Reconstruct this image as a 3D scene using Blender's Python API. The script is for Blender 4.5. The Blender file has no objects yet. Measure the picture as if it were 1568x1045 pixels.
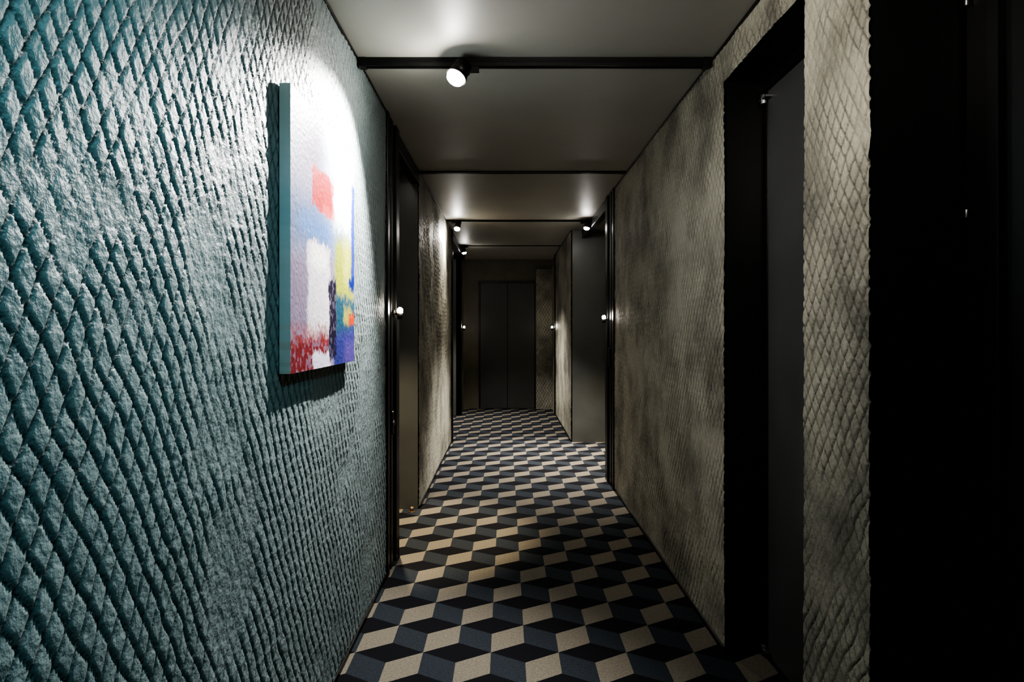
import bpy, bmesh, math, random
import numpy as np
from mathutils import Vector, Matrix
random.seed(3); rng=np.random.RandomState(5)
scene=bpy.context.scene
COL=scene.collection
H=1.25; CE=2.355; XL=-.614; XR=.851

# ------------------------------------------------------------ materials
def new_mat(name):
    m=bpy.data.materials.new(name); m.use_nodes=True
    nt=m.node_tree; b=nt.nodes['Principled BSDF']
    return m,nt,b
def simple(name,col,rough=.5,metal=0,noise=0.0,nscale=20,bump=0,bscale=60,emit=None,estr=0,spec=.5):
    m,nt,b=new_mat(name)
    b.inputs['Roughness'].default_value=rough; b.inputs['Metallic'].default_value=metal
    b.inputs['Specular IOR Level'].default_value=spec
    b.inputs['Base Color'].default_value=(*col,1)
    tc=nt.nodes.new('ShaderNodeTexCoord')
    if noise>0:
        n=nt.nodes.new('ShaderNodeTexNoise'); n.inputs['Scale'].default_value=nscale; n.inputs['Detail'].default_value=5
        nt.links.new(tc.outputs['Object'],n.inputs['Vector'])
        mr=nt.nodes.new('ShaderNodeMapRange'); mr.inputs[1].default_value=.3; mr.inputs[2].default_value=.7
        mr.inputs[3].default_value=1-noise; mr.inputs[4].default_value=1+noise
        nt.links.new(n.outputs['Fac'],mr.inputs[0])
        mx=nt.nodes.new('ShaderNodeVectorMath'); mx.operation='SCALE'; mx.inputs[0].default_value=col
        nt.links.new(mr.outputs[0],mx.inputs['Scale']); nt.links.new(mx.outputs[0],b.inputs['Base Color'])
    if bump>0:
        n2=nt.nodes.new('ShaderNodeTexNoise'); n2.inputs['Scale'].default_value=bscale; n2.inputs['Detail'].default_value=4
        nt.links.new(tc.outputs['Object'],n2.inputs['Vector'])
        bp=nt.nodes.new('ShaderNodeBump'); bp.inputs['Strength'].default_value=bump; bp.inputs['Distance'].default_value=.003
        nt.links.new(n2.outputs['Fac'],bp.inputs['Height']); nt.links.new(bp.outputs[0],b.inputs['Normal'])
    if emit:
        b.inputs['Emission Color'].default_value=(*emit,1); b.inputs['Emission Strength'].default_value=estr
    return m

def plaster(name,col,rough=.42,dark=.25,spec=.5,stain=.25,lo=.36,hi=.58,bstr=.9,sc_=1.9):
    m,nt,b=new_mat(name)
    b.inputs['Roughness'].default_value=rough; b.inputs['Specular IOR Level'].default_value=spec
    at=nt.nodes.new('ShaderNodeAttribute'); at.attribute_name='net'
    tc=nt.nodes.new('ShaderNodeTexCoord')
    n=nt.nodes.new('ShaderNodeTexNoise'); n.inputs['Scale'].default_value=sc_; n.inputs['Detail'].default_value=7; n.inputs['Roughness'].default_value=.6
    nt.links.new(tc.outputs['Object'],n.inputs['Vector'])
    mr=nt.nodes.new('ShaderNodeMapRange'); mr.inputs[1].default_value=lo; mr.inputs[2].default_value=hi
    mr.inputs[3].default_value=1-stain; mr.inputs[4].default_value=1.05
    nt.links.new(n.outputs['Fac'],mr.inputs[0])
    sc=nt.nodes.new('ShaderNodeVectorMath'); sc.operation='SCALE'; sc.inputs[0].default_value=col
    nt.links.new(mr.outputs[0],sc.inputs['Scale'])
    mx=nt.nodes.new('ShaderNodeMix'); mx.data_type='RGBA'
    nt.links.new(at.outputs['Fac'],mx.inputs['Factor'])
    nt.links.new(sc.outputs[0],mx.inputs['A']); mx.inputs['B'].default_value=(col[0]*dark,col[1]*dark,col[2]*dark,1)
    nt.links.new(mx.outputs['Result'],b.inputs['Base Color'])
    n2=nt.nodes.new('ShaderNodeTexNoise'); n2.inputs['Scale'].default_value=80; n2.inputs['Detail'].default_value=5
    nt.links.new(tc.outputs['Object'],n2.inputs['Vector'])
    bp=nt.nodes.new('ShaderNodeBump'); bp.inputs['Strength'].default_value=bstr; bp.inputs['Distance'].default_value=.0045
    nt.links.new(n2.outputs['Fac'],bp.inputs['Height']); nt.links.new(bp.outputs[0],b.inputs['Normal'])
    return m

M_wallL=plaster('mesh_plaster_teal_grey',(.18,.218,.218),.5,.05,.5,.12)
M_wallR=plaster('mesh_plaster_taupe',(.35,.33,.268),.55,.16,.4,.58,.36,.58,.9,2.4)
M_core =simple('wall_core',(.05,.05,.045),.8)
M_ceil =simple('ceiling_paint',(.33,.315,.275),.5,noise=.04,nscale=3,spec=.4)
M_black=simple('black_steel',(.006,.006,.006),.38,noise=.2,nscale=6,spec=.35)
M_char =simple('charcoal_lacquer',(.065,.065,.064),.4,noise=.12,nscale=4)
M_edoor=simple('end_door_charcoal',(.040,.040,.038),.45,noise=.12,nscale=4)
M_dgrey=simple('dark_grey_panel',(.080,.080,.074),.38,noise=.15,nscale=3)
M_olive=simple('olive_brown_panel',(.095,.085,.058),.5,noise=.2,nscale=4)
M_brass=simple('brass',(.25,.18,.12),.5,metal=1)
M_bronze=simple('dark_bronze',(.10,.09,.08),.35,metal=1)
M_steel=simple('brushed_steel',(.3,.3,.3),.4,metal=1)
M_lens =simple('lamp_lens',(1,1,1),.3,emit=(1,.97,.92),estr=300)
M_lens2=simple('lamp_lens_small',(1,1,1),.3,emit=(1,.95,.85),estr=80)
M_tan =simple('carpet_tan',(.140,.122,.097),.95,noise=.2,nscale=120,bump=.7,bscale=500,spec=.1)
M_navy=simple('carpet_slate_blue',(.025,.029,.035),.95,noise=.25,nscale=120,bump=.7,bscale=500,spec=.1)
M_blk =simple('carpet_black',(.008,.008,.010),.95,noise=.2,nscale=160,bump=.7,bscale=500,spec=.1)

# ------------------------------------------------------------ mesh builder
class MB:
    def __init__(s,name,mats): s.name=name; s.mats=mats; s.bm=bmesh.new()
    def _tag(s,fs,mi):
        for f in fs: f.material_index=mi
    def box(s,x0,x1,y0,y1,z0,z1,mi=0):
        v=[s.bm.verts.new(p) for p in [(x0,y0,z0),(x1,y0,z0),(x1,y1,z0),(x0,y1,z0),(x0,y0,z1),(x1,y0,z1),(x1,y1,z1),(x0,y1,z1)]]
        fs=[s.bm.faces.new([v[i] for i in q]) for q in [(0,3,2,1),(4,5,6,7),(0,1,5,4),(1,2,6,5),(2,3,7,6),(3,0,4,7)]]
        s._tag(fs,mi)
    def cyl(s,p0,p1,r0,r1=None,mi=0,seg=24,smooth=True):
        p0=Vector(p0);p1=Vector(p1); r1=r0 if r1 is None else r1
        d=p1-p0; q=d.to_track_quat('Z','Y'); A=[];B=[]
        for i in range(seg):
            a=2*math.pi*i/seg; c=Vector((math.cos(a),math.sin(a),0))
            A.append(s.bm.verts.new(p0+q@(c*r0))); B.append(s.bm.verts.new(p1+q@(c*r1)))
        for i in range(seg):
            j=(i+1)%seg; f=s.bm.faces.new([A[i],A[j],B[j],B[i]]); f.material_index=mi; f.smooth=smooth
        f=s.bm.faces.new(A[::-1]); f.material_index=mi
        f=s.bm.faces.new(B); f.material_index=mi
    def build(s,bevel=0):
        me=bpy.data.meshes.new(s.name); s.bm.to_mesh(me); s.bm.free()
        for m in s.mats: me.materials.append(m)
        o=bpy.data.objects.new(s.name,me); COL.objects.link(o)
        if bevel:
            b=o.modifiers.new('bevel','BEVEL'); b.width=bevel; b.segments=2; b.limit_method='ANGLE'
        return o

# ------------------------------------------------------------ numpy noise
def vnoise(x,y,sc,seed):
    r=np.random.RandomState(abs(int(seed))); T=r.rand(256,256)
    X=x/sc+100;Y=y/sc+100; xi=np.floor(X).astype(int); yi=np.floor(Y).astype(int)
    fx=X-xi; fy=Y-yi; fx=fx*fx*(3-2*fx); fy=fy*fy*(3-2*fy)
    g=lambda i,j:T[i%256,j%256]
    return (g(xi,yi)*(1-fx)+g(xi+1,yi)*fx)*(1-fy)+(g(xi,yi+1)*(1-fx)+g(xi+1,yi+1)*fx)*fy

def relief(y,z,cw,ch,seed,worn):
    yy=y+.011*(vnoise(y,z,.08,seed)-.5)+.02*(vnoise(y,z,.5,seed+1)-.5)
    zz=z+.020*(vnoise(y,z,.08,seed+2)-.5)+.03*(vnoise(y,z,.6,seed+3)-.5)
    u=yy/cw; v=zz/ch
    a=u+v; b=u-v
    fa=a-np.floor(a); fb=b-np.floor(b)
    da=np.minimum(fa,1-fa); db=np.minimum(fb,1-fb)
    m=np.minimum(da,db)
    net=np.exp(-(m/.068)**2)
    ramp=-(fa-fb)*.5
    fill=np.clip((vnoise(y,z,.35,seed+5)*.6+vnoise(y,z,.09,seed+6)*.4-worn)*3.2,0.25,1)
    lump=vnoise(y,z,.018,seed+7)*.55+vnoise(y,z,.04,seed+8)*.45
    h=(.0054*(1-net)+.0024*ramp*(1-net))*fill+.0032*lump+.003
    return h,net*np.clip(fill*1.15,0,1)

def panels(name,side,rects,mat,cw=.045,ch=.080,seed=11,worn=.2,flip=False):
    VS=[];FS=[];NS=[];off=0
    for (xp,y0,y1,z0,z1,res) in rects:
        ny=max(2,int((y1-y0)/res)+1); nz=max(2,int((z1-z0)/res)+1)
        Y,Z=np.meshgrid(np.linspace(y0,y1,ny),np.linspace(z0,z1,nz),indexing='ij')
        h,net=relief(Y,Z,cw,ch,seed,worn)
        if res>.015: h=h*0+.004; net=net*0+.2
        X=xp+side*h
        VS.append(np.stack([X,Y,Z],-1).reshape(-1,3)); NS.append(net.reshape(-1))
        i=np.arange(ny*nz).reshape(ny,nz)+off
        a=i[:-1,:-1];b=i[1:,:-1];c=i[1:,1:];d=i[:-1,1:]
        q=np.stack([a,b,c,d] if side>0 else [a,d,c,b],-1).reshape(-1,4)
        FS.append(q); off+=ny*nz
    V=np.concatenate(VS);F=np.concatenate(FS);N=np.concatenate(NS)
    me=bpy.data.meshes.new(name)
    me.vertices.add(len(V)); me.vertices.foreach_set('co',V.astype(np.float32).ravel())
    me.loops.add(F.size); me.loops.foreach_set('vertex_index',F.astype(np.int32).ravel())
    me.polygons.add(len(F)); me.polygons.foreach_set('loop_start',np.arange(0,F.size,4,dtype=np.int32))
    me.update(calc_edges=True)
    me.polygons.foreach_set('use_smooth',np.ones(len(F),bool))
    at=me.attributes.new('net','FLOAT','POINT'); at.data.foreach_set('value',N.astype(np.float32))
    me.materials.append(mat); me.validate()
    o=bpy.data.objects.new(name,me); COL.objects.link(o); return o

# ------------------------------------------------------------ shell
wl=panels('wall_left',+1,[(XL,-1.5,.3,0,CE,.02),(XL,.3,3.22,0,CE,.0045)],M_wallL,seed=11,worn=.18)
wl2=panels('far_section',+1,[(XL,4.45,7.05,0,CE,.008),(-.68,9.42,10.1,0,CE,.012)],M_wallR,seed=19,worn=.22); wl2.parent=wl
b=MB('core',[M_core,M_dgrey,M_black])
b.box(-.80,XL,-1.5,3.22,0,CE); b.box(-.74,XL,4.47,7.05,0,CE,0)
b.box(-1.20,XL-.0,4.45,4.47,0,CE,1)
b.box(-1.2,-.655,9.3,9.32,0,CE,1); b.box(-.80,-.685,9.32,10.1,0,CE,0)
b.box(-1.2,-.80,3.2,3.22,0,CE,2)
b.box(-1.25,-1.2,3.2,10.1,0,CE,1)
core=b.build(); core.parent=wl; core.name='wall_core'
DT=2.21
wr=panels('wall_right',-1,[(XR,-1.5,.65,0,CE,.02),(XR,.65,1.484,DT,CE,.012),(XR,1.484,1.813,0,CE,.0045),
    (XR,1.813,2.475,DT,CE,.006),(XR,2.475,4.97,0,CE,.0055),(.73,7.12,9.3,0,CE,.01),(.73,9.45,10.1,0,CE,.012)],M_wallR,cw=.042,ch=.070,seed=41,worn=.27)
b=MB('core',[M_core,M_dgrey,M_black])
b.box(XR,1.1,-1.5,.60,0,CE); b.box(XR+.001,1.06,1.53,1.77,0,CE); b.box(XR,1.1,2.52,4.97,0,CE)
b.box(XR+.001,1.06,.60,2.52,DT+.04,CE)
b.box(.735,1.45,7.10,7.12,0,CE,1); b.box(.735,.9,7.12,10.1,0,CE); b.box(1.1,1.45,4.95,4.97,0,CE,2)
b.box(1.45,1.5,4.9,7.2,0,CE,1)
b.box(1.1,1.15,-1.5,2.6,0,CE,0)
core=b.build(); core.parent=wr; core.name='wall_core'
b=MB('wall_end',[M_olive,M_black])
b.box(-.8,.9,10.1,10.2,0,CE,0)
b.box(-.43,-.405,10.07,10.1,0,2.0,1); b.box(.445,.47,10.07,10.1,0,2.0,1); b.box(-.43,.47,10.07,10.1,1.98,2.01,1)
we=b.build(.003)
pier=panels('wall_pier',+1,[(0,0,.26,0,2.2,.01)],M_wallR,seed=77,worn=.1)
pier.rotation_euler=(0,0,-math.pi/2); pier.location=(.47,10.06,0); pier.parent=we
b=MB('wall_back',[M_olive]); b.box(-.8,1.1,-1.6,-1.5,0,CE); b.build()

b=MB('ceiling',[M_ceil,M_black])
ys=[-1.5,.69,2.61,4.47,6.45,8.4,10.1]
for i in range(6):
    b.box(-1.25,1.5,ys[i]+.004,ys[i+1]-.004,CE,CE+.04,0)
b.box(-1.25,1.5,-1.5,10.1,CE+.04,CE+.08,1)
b.build()

# floor of tumbling-block carpet
p=.262; a=p/math.sqrt(3); OX=-.19; OY=2.40
bm=bmesh.new()
def quad(pts,mi):
    f=bm.faces.new([bm.verts.new((x,y,0)) for x,y in pts]); f.material_index=mi
for r in range(-20,36):
    cy=OY+r*1.5*a
    for c in range(-6,8):
        cx=OX+c*p+(p/2 if r%2 else 0)
        if cx<-1.3 or cx>1.6 or cy<-1.6 or cy>10.2: continue
        h=p/2
        quad([(cx,cy),(cx+h,cy+a/2),(cx,cy+a),(cx-h,cy+a/2)],2)
        quad([(cx,cy),(cx,cy-a),(cx+h,cy-a/2),(cx+h,cy+a/2)],0)
        quad([(cx,cy),(cx-h,cy+a/2),(cx-h,cy-a/2),(cx,cy-a)],1)
bmesh.ops.remove_doubles(bm,verts=bm.verts,dist=.0005)
for co,no in [((-1.25,0,0),(-1,0,0)),((1.5,0,0),(1,0,0)),((0,-1.5,0),(0,-1,0)),((0,10.1,0),(0,1,0))]:
    bmesh.ops.bisect_plane(bm,geom=bm.verts[:]+bm.edges[:]+bm.faces[:],plane_co=co,plane_no=no,clear_outer=True)
me=bpy.data.meshes.new('floor'); bm.to_mesh(me); bm.free()
for m in (M_tan,M_navy,M_blk): me.materials.append(m)
fl=bpy.data.objects.new('floor',me); COL.objects.link(fl)

def strip(name,segs,mat=M_black,bev=.002):
    b=MB(name,[mat])
    for s in segs: b.box(*s)
    return b.build(bev)
strip('baseboard_left',[(XL,XL+.014,-1.5,3.22,0,.022),(XL,XL+.014,4.47,7.05,0,.022)])
strip('baseboard_right',[(XR-.014,XR,1.484,1.813,0,.022),(XR-.014,XR,2.475,4.97,0,.022),(.716,.73,7.12,9.3,0,.022),(XR-.014,XR,-1.5,.65,0,.022)])
strip('trim_1',[(XL,XL+.014,-1.5,3.22,CE-.010,CE),(XL,XL+.014,4.45,7.05,CE-.010,CE)])
strip('trim_2',[(XR-.014,XR,-1.5,4.97,CE-.010,CE),(.716,.73,7.12,9.3,CE-.010,CE)])

# ------------------------------------------------------------ jamb frames
def jamb(name,x,side,y0,y1,extra=None):
    b=MB(name,[M_black,M_steel])
    w=(y1-y0)
    prof=[(0,.16,.020),(.16,.34,.006),(.34,.5,.016),(.5,.72,-.01),(.72,1.,.022)]
    for f0,f1,pr in prof:
        xa=x-side*.06; xb=x+side*pr
        b.box(min(xa,xb),max(xa,xb),y0+f0*w,y0+f1*w,0,CE-.001)
    if extra: extra(b)
    return b.build(.003)
def ex1(b):
    b.box(XL-.05,XL+.01,3.55,4.45,CE-.09,CE-.001)
    b.box(-1.2,XL-.06,3.50,3.55,0,CE-.001)
    b.cyl((XL+.012,3.36,.76),(XL+.03,3.36,.76),.014,mi=1)
    b.box(XL+.010,XL+.022,3.34,3.38,.70,.82)
jamb('door_frame',XL,1,3.22,3.55,ex1)
def ex2(b):
    b.box(XR-.01,XR+.05,5.36,7.1,CE-.09,CE-.001)
    b.box(XR+.06,1.45,5.30,5.36,0,CE-.001)
    b.box(XR-.03,XR-.015,5.1,5.16,.95,1.10)
jamb('door_frame',XR,-1,4.97,5.36,ex2)
def ex3(b): b.box(-.67,-.60,7.17,9.3,CE-.09,CE-.001)
jamb('door_frame',XL,1,7.05,7.17,ex3)
jamb('door_frame',-.67,1,9.3,9.42)
jamb('door_frame',.73,-1,9.3,9.45)

def recess_door(name,x,side,y0,y1):
    b=MB(name,[M_char,M_black,M_steel])
    xa=x; xb=x+side*.04
    b.box(min(xa,xb),max(xa,xb),y0+.06,y1-.06,.008,2.12,0)
    xb=x+side*.055
    b.box(min(xa,xb),max(xa,xb),y0,y0+.06,0,2.2,1); b.box(min(xa,xb),max(xa,xb),y1-.06,y1,0,2.2,1); b.box(min(xa,xb),max(xa,xb),y0+.06,y1-.06,2.12,2.2,1)
    hx=x+side*.04
    b.cyl((hx,y0+.13,1.02),(hx+side*.045,y0+.13,1.02),.011,mi=2)
    b.cyl((hx+side*.045,y0+.12,1.02),(hx+side*.045,y0+.25,1.02),.009,mi=2)
    return b.build(.002)
recess_door('door_3',-1.2,1,3.57,4.43)
recess_door('door_4',-1.2,1,7.5,8.4)
recess_door('door_5',1.45,-1,5.6,6.6)

# near right door 1
FX=XR+.001
b=MB('door_frame',[M_black])
b.box(FX,1.04,2.475,2.52,0,DT+.04); b.box(FX,1.04,1.77,1.813,0,DT+.04); b.box(FX,1.04,1.813,2.475,DT,DT+.04)
b.box(1.03,1.06,1.813,2.475,0,DT)
b.box(.985,1.03,1.813,2.475,2.165,DT)
b.build()
b=MB('door_1',[M_char,M_black,M_steel])
b.box(.998,1.03,1.825,2.455,.01,2.16,0)
b.box(.9955,.998,2.435,2.455,.01,2.16,1)
for z in (.03,2.13):
    b.cyl((.985,2.445,z-.018),(.985,2.445,z+.018),.012,mi=2); b.box(.975,1.0,2.40,2.468,z-.004,z+.004,2)
b.cyl((.998,1.90,1.02),(.955,1.90,1.02),.011,mi=2); b.cyl((.957,1.89,1.02),(.957,2.02,1.02),.009,mi=2)
b.build(.0015)
# near right door 2
b=MB('door_frame',[M_black])
b.box(FX,1.08,1.484,1.53,0,DT+.04); b.box(FX,1.08,.60,.65,0,DT+.04); b.box(FX,1.08,.65,1.484,DT,DT+.04)
b.box(1.085,1.10,.65,1.484,0,DT)
b.build()
b=MB('door_2',[M_black,M_olive,M_steel])
b.box(1.06,1.085,.66,1.474,.01,2.19,0)
b.box(1.045,1.06,1.36,1.395,.01,2.19,0); b.box(1.05,1.06,.68,1.33,.1,2.1,0)
for z in (.25,1.515,2.0):
    b.cyl((1.052,1.462,z-.010),(1.052,1.462,z+.010),.004,mi=2)
b.cyl((1.05,.74,1.02),(1.0,.74,1.02),.011,mi=2); b.cyl((1.002,.73,1.02),(1.002,.86,1.02),.009,mi=2)
b.build(.0015)

# end double door
b=MB('door_6',[M_edoor,M_black,M_steel])
b.box(-.405,.018,10.075,10.1,.01,1.98,0); b.box(.026,.445,10.075,10.1,.01,1.98,0); b.box(.018,.026,10.085,10.1,.01,1.98,1)
b.build(.002)

# ------------------------------------------------------------ ceiling tracks
def track(y,w,h):
    b=MB('ceiling_track',[M_black,M_steel])
    x1=XR-.016 if y<7 else .714
    b.box(XL+.016,x1,y-w/2,y+w/2,CE-h*.35,CE)
    b.box(XL+.016,x1,y-w/2,y-w/2+w*.28,CE-h,CE-h*.35); b.box(XL+.016,x1,y+w/2-w*.28,y+w/2,CE-h,CE-h*.35)
    b.box(XL+.016,x1,y-w/2-.003,y-w/2,CE-h*.55,CE-h*.55+.002,0)
    for x in (XL+.03,x1-.02):
        b.box(x-.014,x+.014,y-w/2-.003,y+w/2+.003,CE-h-.003,CE)
    return b.build(.001)
track(.69,.036,.036); track(2.61,.036,.034); track(4.47,.03,.014); track(6.45,.036,.016); track(8.4,.03,.010)

def spot(x,y,lamp,target,energy,size,blend,col=(1,.93,.82),track_h=.036,soft=.02,lens=M_lens,k=1.0):
    lamp=Vector(lamp); d=(Vector(target)-lamp).normalized()
    b=MB('track_spotlight',[M_black,lens])
    zt=CE-track_h
    b.box(x-.05,x+.05,y-.016,y+.016,zt-.018,zt+.002)
    back=lamp-d*.075; mid=lamp-d*.045
    b.cyl((x,y,zt-.018),(x,y,zt-.03),.012)
    b.cyl((x,y,zt-.028),mid,.006)
    b.cyl(back,lamp-d*.012,.026*k,.030*k); b.cyl(back-d*.012,back,.018*k,.026*k)
    b.cyl(lamp-d*.012,lamp,.033*k,.033*k)
    # slightly domed glowing lens
    b.cyl(lamp,lamp+d*.010*k,.029*k,.026*k,mi=1); b.cyl(lamp+d*.010*k,lamp+d*.018*k,.026*k,.014*k,mi=1)
    o=b.build()
    L=bpy.data.lights.new('lamp','SPOT'); L.energy=energy; L.spot_size=math.radians(size); L.spot_blend=blend; L.color=col; L.shadow_soft_size=soft
    lo=bpy.data.objects.new('spot_beam',L); COL.objects.link(lo); lo.location=lamp+d*(.024+soft)
    lo.rotation_euler=d.to_track_quat('-Z','Y').to_euler(); lo.parent=o
    return o
WARM=(1,.94,.83)
spot(-.16,2.61,(-.20,2.55,2.255),(-.614,2.18,1.38),310,102,.6,(1,.98,.95),.034,soft=.012,k=1.3)
spot(.1,.69,(.12,.74,2.25),(.851,2.6,1.8),54,92,.9,WARM)
spot(.45,.69,(.42,.70,2.25),(-.614,1.05,.9),31,110,.9,(.08,.80,1.0))  # unseen teal lamp added to tint the near left wall
spot(-.50,6.45,(-.49,6.40,2.26),(-.614,6.0,1.5),110,115,.7,WARM,.016)
spot(.80,6.45,(.80,6.36,2.26),(.35,6.0,0),560,84,.7,(1,.97,.92),.016)
spot(-.55,8.4,(-.55,8.4,2.26),(-.05,8.3,0),380,100,.8,(1,.97,.92),.010)

def downlight(x,y,energy,size=120):
    b=MB('recessed_downlight',[M_black,M_lens2])
    b.cyl((x,y,CE-.012),(x,y,CE+.001),.045); b.cyl((x,y,CE-.014),(x,y,CE-.012),.032,mi=1)
    o=b.build()
    L=bpy.data.lights.new('lamp','SPOT'); L.energy=energy; L.spot_size=math.radians(size); L.spot_blend=.6; L.color=(1,.86,.62); L.shadow_soft_size=.02
    lo=bpy.data.objects.new('downlight_beam',L); COL.objects.link(lo); lo.location=(x,y,CE-.03); lo.parent=o
downlight(-.70,3.92,500,48)
downlight(1.05,6.2,240,64)

def sconce(x,y,z,side,e=1.2):
    b=MB('wall_sconce',[M_bronze,M_lens2])
    b.cyl((x,y,z),(x+side*.008,y,z),.020,mi=0)
    b.cyl((x+side*.008,y,z),(x+side*.03,y,z),.008,mi=0)
    b.cyl((x+side*.035,y,z-.03),(x+side*.035,y,z+.004),.014,mi=0)
    b.cyl((x+side*.035,y,z+.004),(x+side*.035,y,z+.022),.0150,.0150,mi=1)
    b.cyl((x+side*.035,y,z+.022),(x+side*.035,y,z+.032),.0150,.006,mi=1)
    o=b.build()
    L=bpy.data.lights.new('bulb','POINT'); L.energy=e; L.color=(1,.92,.78); L.shadow_soft_size=.012
    lo=bpy.data.objects.new('sconce_bulb',L); COL.objects.link(lo); lo.location=(x+side*.06,y,z+.04); lo.parent=o
sconce(XL+.022,3.36,1.335,1,.8); sconce(XR-.022,5.2,1.335,-1,.7); sconce(-.648,9.35,1.27,1,1.2); sconce(.708,9.38,1.27,-1,1.2)

b=MB('door_stop',[M_brass]); b.cyl((-.645,4.38,0),(-.645,4.38,.005),.020); b.cyl((-.645,4.38,.005),(-.645,4.38,.036),.014,.012); b.build()

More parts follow.
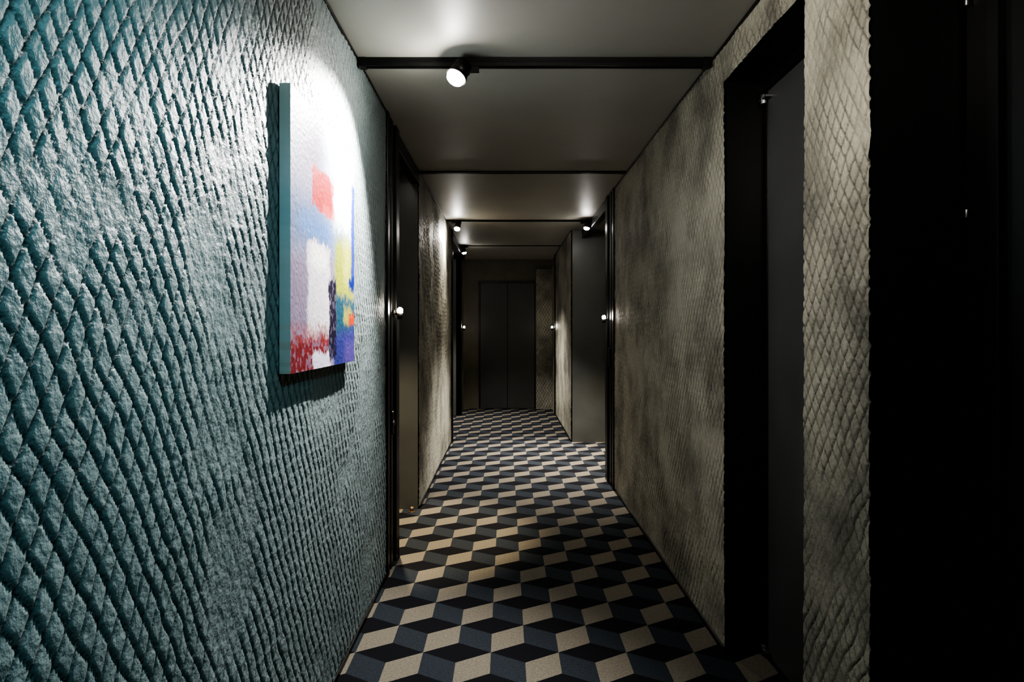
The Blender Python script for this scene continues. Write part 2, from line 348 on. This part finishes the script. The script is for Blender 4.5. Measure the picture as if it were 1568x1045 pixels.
# ------------------------------------------------------------ painting
def painting():
    y0,y1,z0,z1=1.697,2.408,1.132,1.905; xf=-.572; xb=-.6015
    nu,nv=240,260
    U,Vv=np.meshgrid(np.linspace(0,1,nu),np.linspace(0,1,nv),indexing='ij')
    P=lambda s,k:vnoise(U*.7,Vv*.77,s,k)
    wu=U+.03*(P(.03,1)-.5)+.02*(P(.008,2)-.5); wv=Vv+.03*(P(.03,3)-.5)+.025*(P(.01,4)-.5)
    C=np.zeros((nu,nv,3)); C[:]=(.24,.21,.30)
    def sm(x,e0,e1): t=np.clip((x-e0)/(e1-e0),0,1); return t*t*(3-2*t)
    def rect(u0,u1,v0,v1,col,soft=.012,op=1.,streak=0):
        nonlocal C
        m=sm(wu,u0-soft,u0+soft)*(1-sm(wu,u1-soft,u1+soft))*sm(wv,v0-soft,v0+soft)*(1-sm(wv,v1-soft,v1+soft))*op
        if streak: m=m*np.clip(1-streak*(P(.012,int(abs(u0)*100)+9)>.62),0,1)
        C=C*(1-m[...,None])+np.array(col)*m[...,None]
    rect(-.1,.5,.80,1.1,(.10,.075,.12),.10)
    rect(.45,1.1,.62,1.1,(.45,.52,.66),.14)
    rect(-.1,.55,.46,.64,(.07,.12,.23),.09,.85)
    rect(.1,.8,.50,.60,(.06,.19,.46),.07,.6)
    rect(.27,.60,.63,.785,(.38,.013,.010),.012,.97)
    rect(.42,.66,.63,.66,(.55,.10,.08),.02,.7)
    rect(.60,.95,.60,.80,(.72,.76,.76),.05,.9)
    rect(.62,1.0,.28,.56,(.28,.31,.018),.05,.95)
    rect(.78,.9,.36,.58,(.44,.45,.11),.05,.7)
    rect(.20,.54,.13,.49,(.56,.51,.53),.015)
    rect(.24,.48,.40,.47,(.72,.70,.68),.03)
    rect(-.1,.2,.13,.42,(.20,.15,.22),.04)
    rect(.94,1.1,.36,.86,(.005,.025,.28),.012,.95)
    rect(.88,1.0,.34,.40,(.004,.015,.18),.012)
    rect(.64,1.1,.13,.30,(.015,.07,.11),.02)
    rect(.78,.94,.18,.26,(.32,.30,.05),.02,.8)
    rect(.88,1.0,.17,.23,(.46,.05,.012),.015)
    rect(.60,1.1,-.1,.15,(.03,.035,.17),.03)
    rect(.80,1.1,-.1,.10,(.08,.055,.22),.05)
    rect(-.1,.52,-.1,.125,(.17,.007,.007),.012,.95,.45)
    rect(-.1,.5,.10,.165,(.28,.06,.06),.02,.6,.7)
    rect(.28,.54,-.1,.065,(.56,.52,.60),.012)
    rect(.52,.645,.04,.37,(.010,.006,.025),.012,1,.3)
    tex=(P(.02,31)-.5)*.10+(P(.006,32)-.5)*.08
    C=np.clip(C*(1+tex[...,None]*1.4),0,1)
    yy=y0+U*(y1-y0); zz=z0+Vv*(z1-z0)
    X=xf+.0008*(P(.008,40)-.5)
    V=np.stack([X,yy,zz],-1).reshape(-1,3)
    i=np.arange(nu*nv).reshape(nu,nv)
    F=np.stack([i[:-1,:-1],i[1:,:-1],i[1:,1:],i[:-1,1:]],-1).reshape(-1,4).tolist()
    V=V.tolist(); Cc=C.reshape(-1,3).tolist()
    def edge(idx,order):
        base=len(V)
        for k in idx:
            v=V[k]; V.append([xf,v[1],v[2]]); V.append([xb,v[1],v[2]])
            c=Cc[k]; g=[c[0]*.7+.32,c[1]*.6+.42,c[2]*.6+.38]; Cc.append(g); Cc.append(g)
        for n in range(len(idx)-1):
            q=[base+2*n,base+2*n+2,base+2*n+3,base+2*n+1]
            F.append(q if order else q[::-1])
    edge(i[0,:].tolist(),True); edge(i[-1,:].tolist(),False); edge(i[:,0].tolist(),False); edge(i[:,-1].tolist(),True)
    b0=len(V)
    for q in [(xb,y0,z0),(xb,y1,z0),(xb,y1,z1),(xb,y0,z1)]: V.append(list(q)); Cc.append([.5,.45,.4])
    F.append([b0,b0+3,b0+2,b0+1])
    me=bpy.data.meshes.new('abstract_painting'); me.from_pydata(V,[],F)
    ca=me.color_attributes.new('paint','FLOAT_COLOR','POINT')
    arr=np.ones((len(V),4),np.float32); arr[:,:3]=Cc; ca.data.foreach_set('color',arr.ravel())
    m,nt,bs=new_mat('acrylic_on_canvas'); bs.inputs['Roughness'].default_value=.55; bs.inputs['Specular IOR Level'].default_value=.2
    at=nt.nodes.new('ShaderNodeAttribute'); at.attribute_name='paint'; nt.links.new(at.outputs['Color'],bs.inputs['Base Color'])
    tc=nt.nodes.new('ShaderNodeTexCoord'); n=nt.nodes.new('ShaderNodeTexNoise'); n.inputs['Scale'].default_value=120
    nt.links.new(tc.outputs['Object'],n.inputs['Vector']); bp=nt.nodes.new('ShaderNodeBump'); bp.inputs['Strength'].default_value=.3; bp.inputs['Distance'].default_value=.001
    nt.links.new(n.outputs['Fac'],bp.inputs['Height']); nt.links.new(bp.outputs[0],bs.inputs['Normal'])
    me.materials.append(m)
    o=bpy.data.objects.new('abstract_painting',me); COL.objects.link(o)
painting()

# ------------------------------------------------------------ world, camera
w=bpy.data.worlds.new('World'); scene.world=w; w.use_nodes=True
w.node_tree.nodes['Background'].inputs[0].default_value=(.02,.02,.02,1); w.node_tree.nodes['Background'].inputs[1].default_value=.2
cam=bpy.data.cameras.new('camera'); co=bpy.data.objects.new('camera',cam); COL.objects.link(co)
co.location=(0,0,H); co.rotation_euler=(math.pi/2,0,0)
cam.sensor_width=36; cam.lens=36*980/1568; cam.shift_x=9/1568; cam.shift_y=-17.5/1568; cam.clip_start=.02
scene.camera=co
scene.view_settings.view_transform='AgX'
try: scene.view_settings.look='AgX - High Contrast'
except Exception as e: print(e)
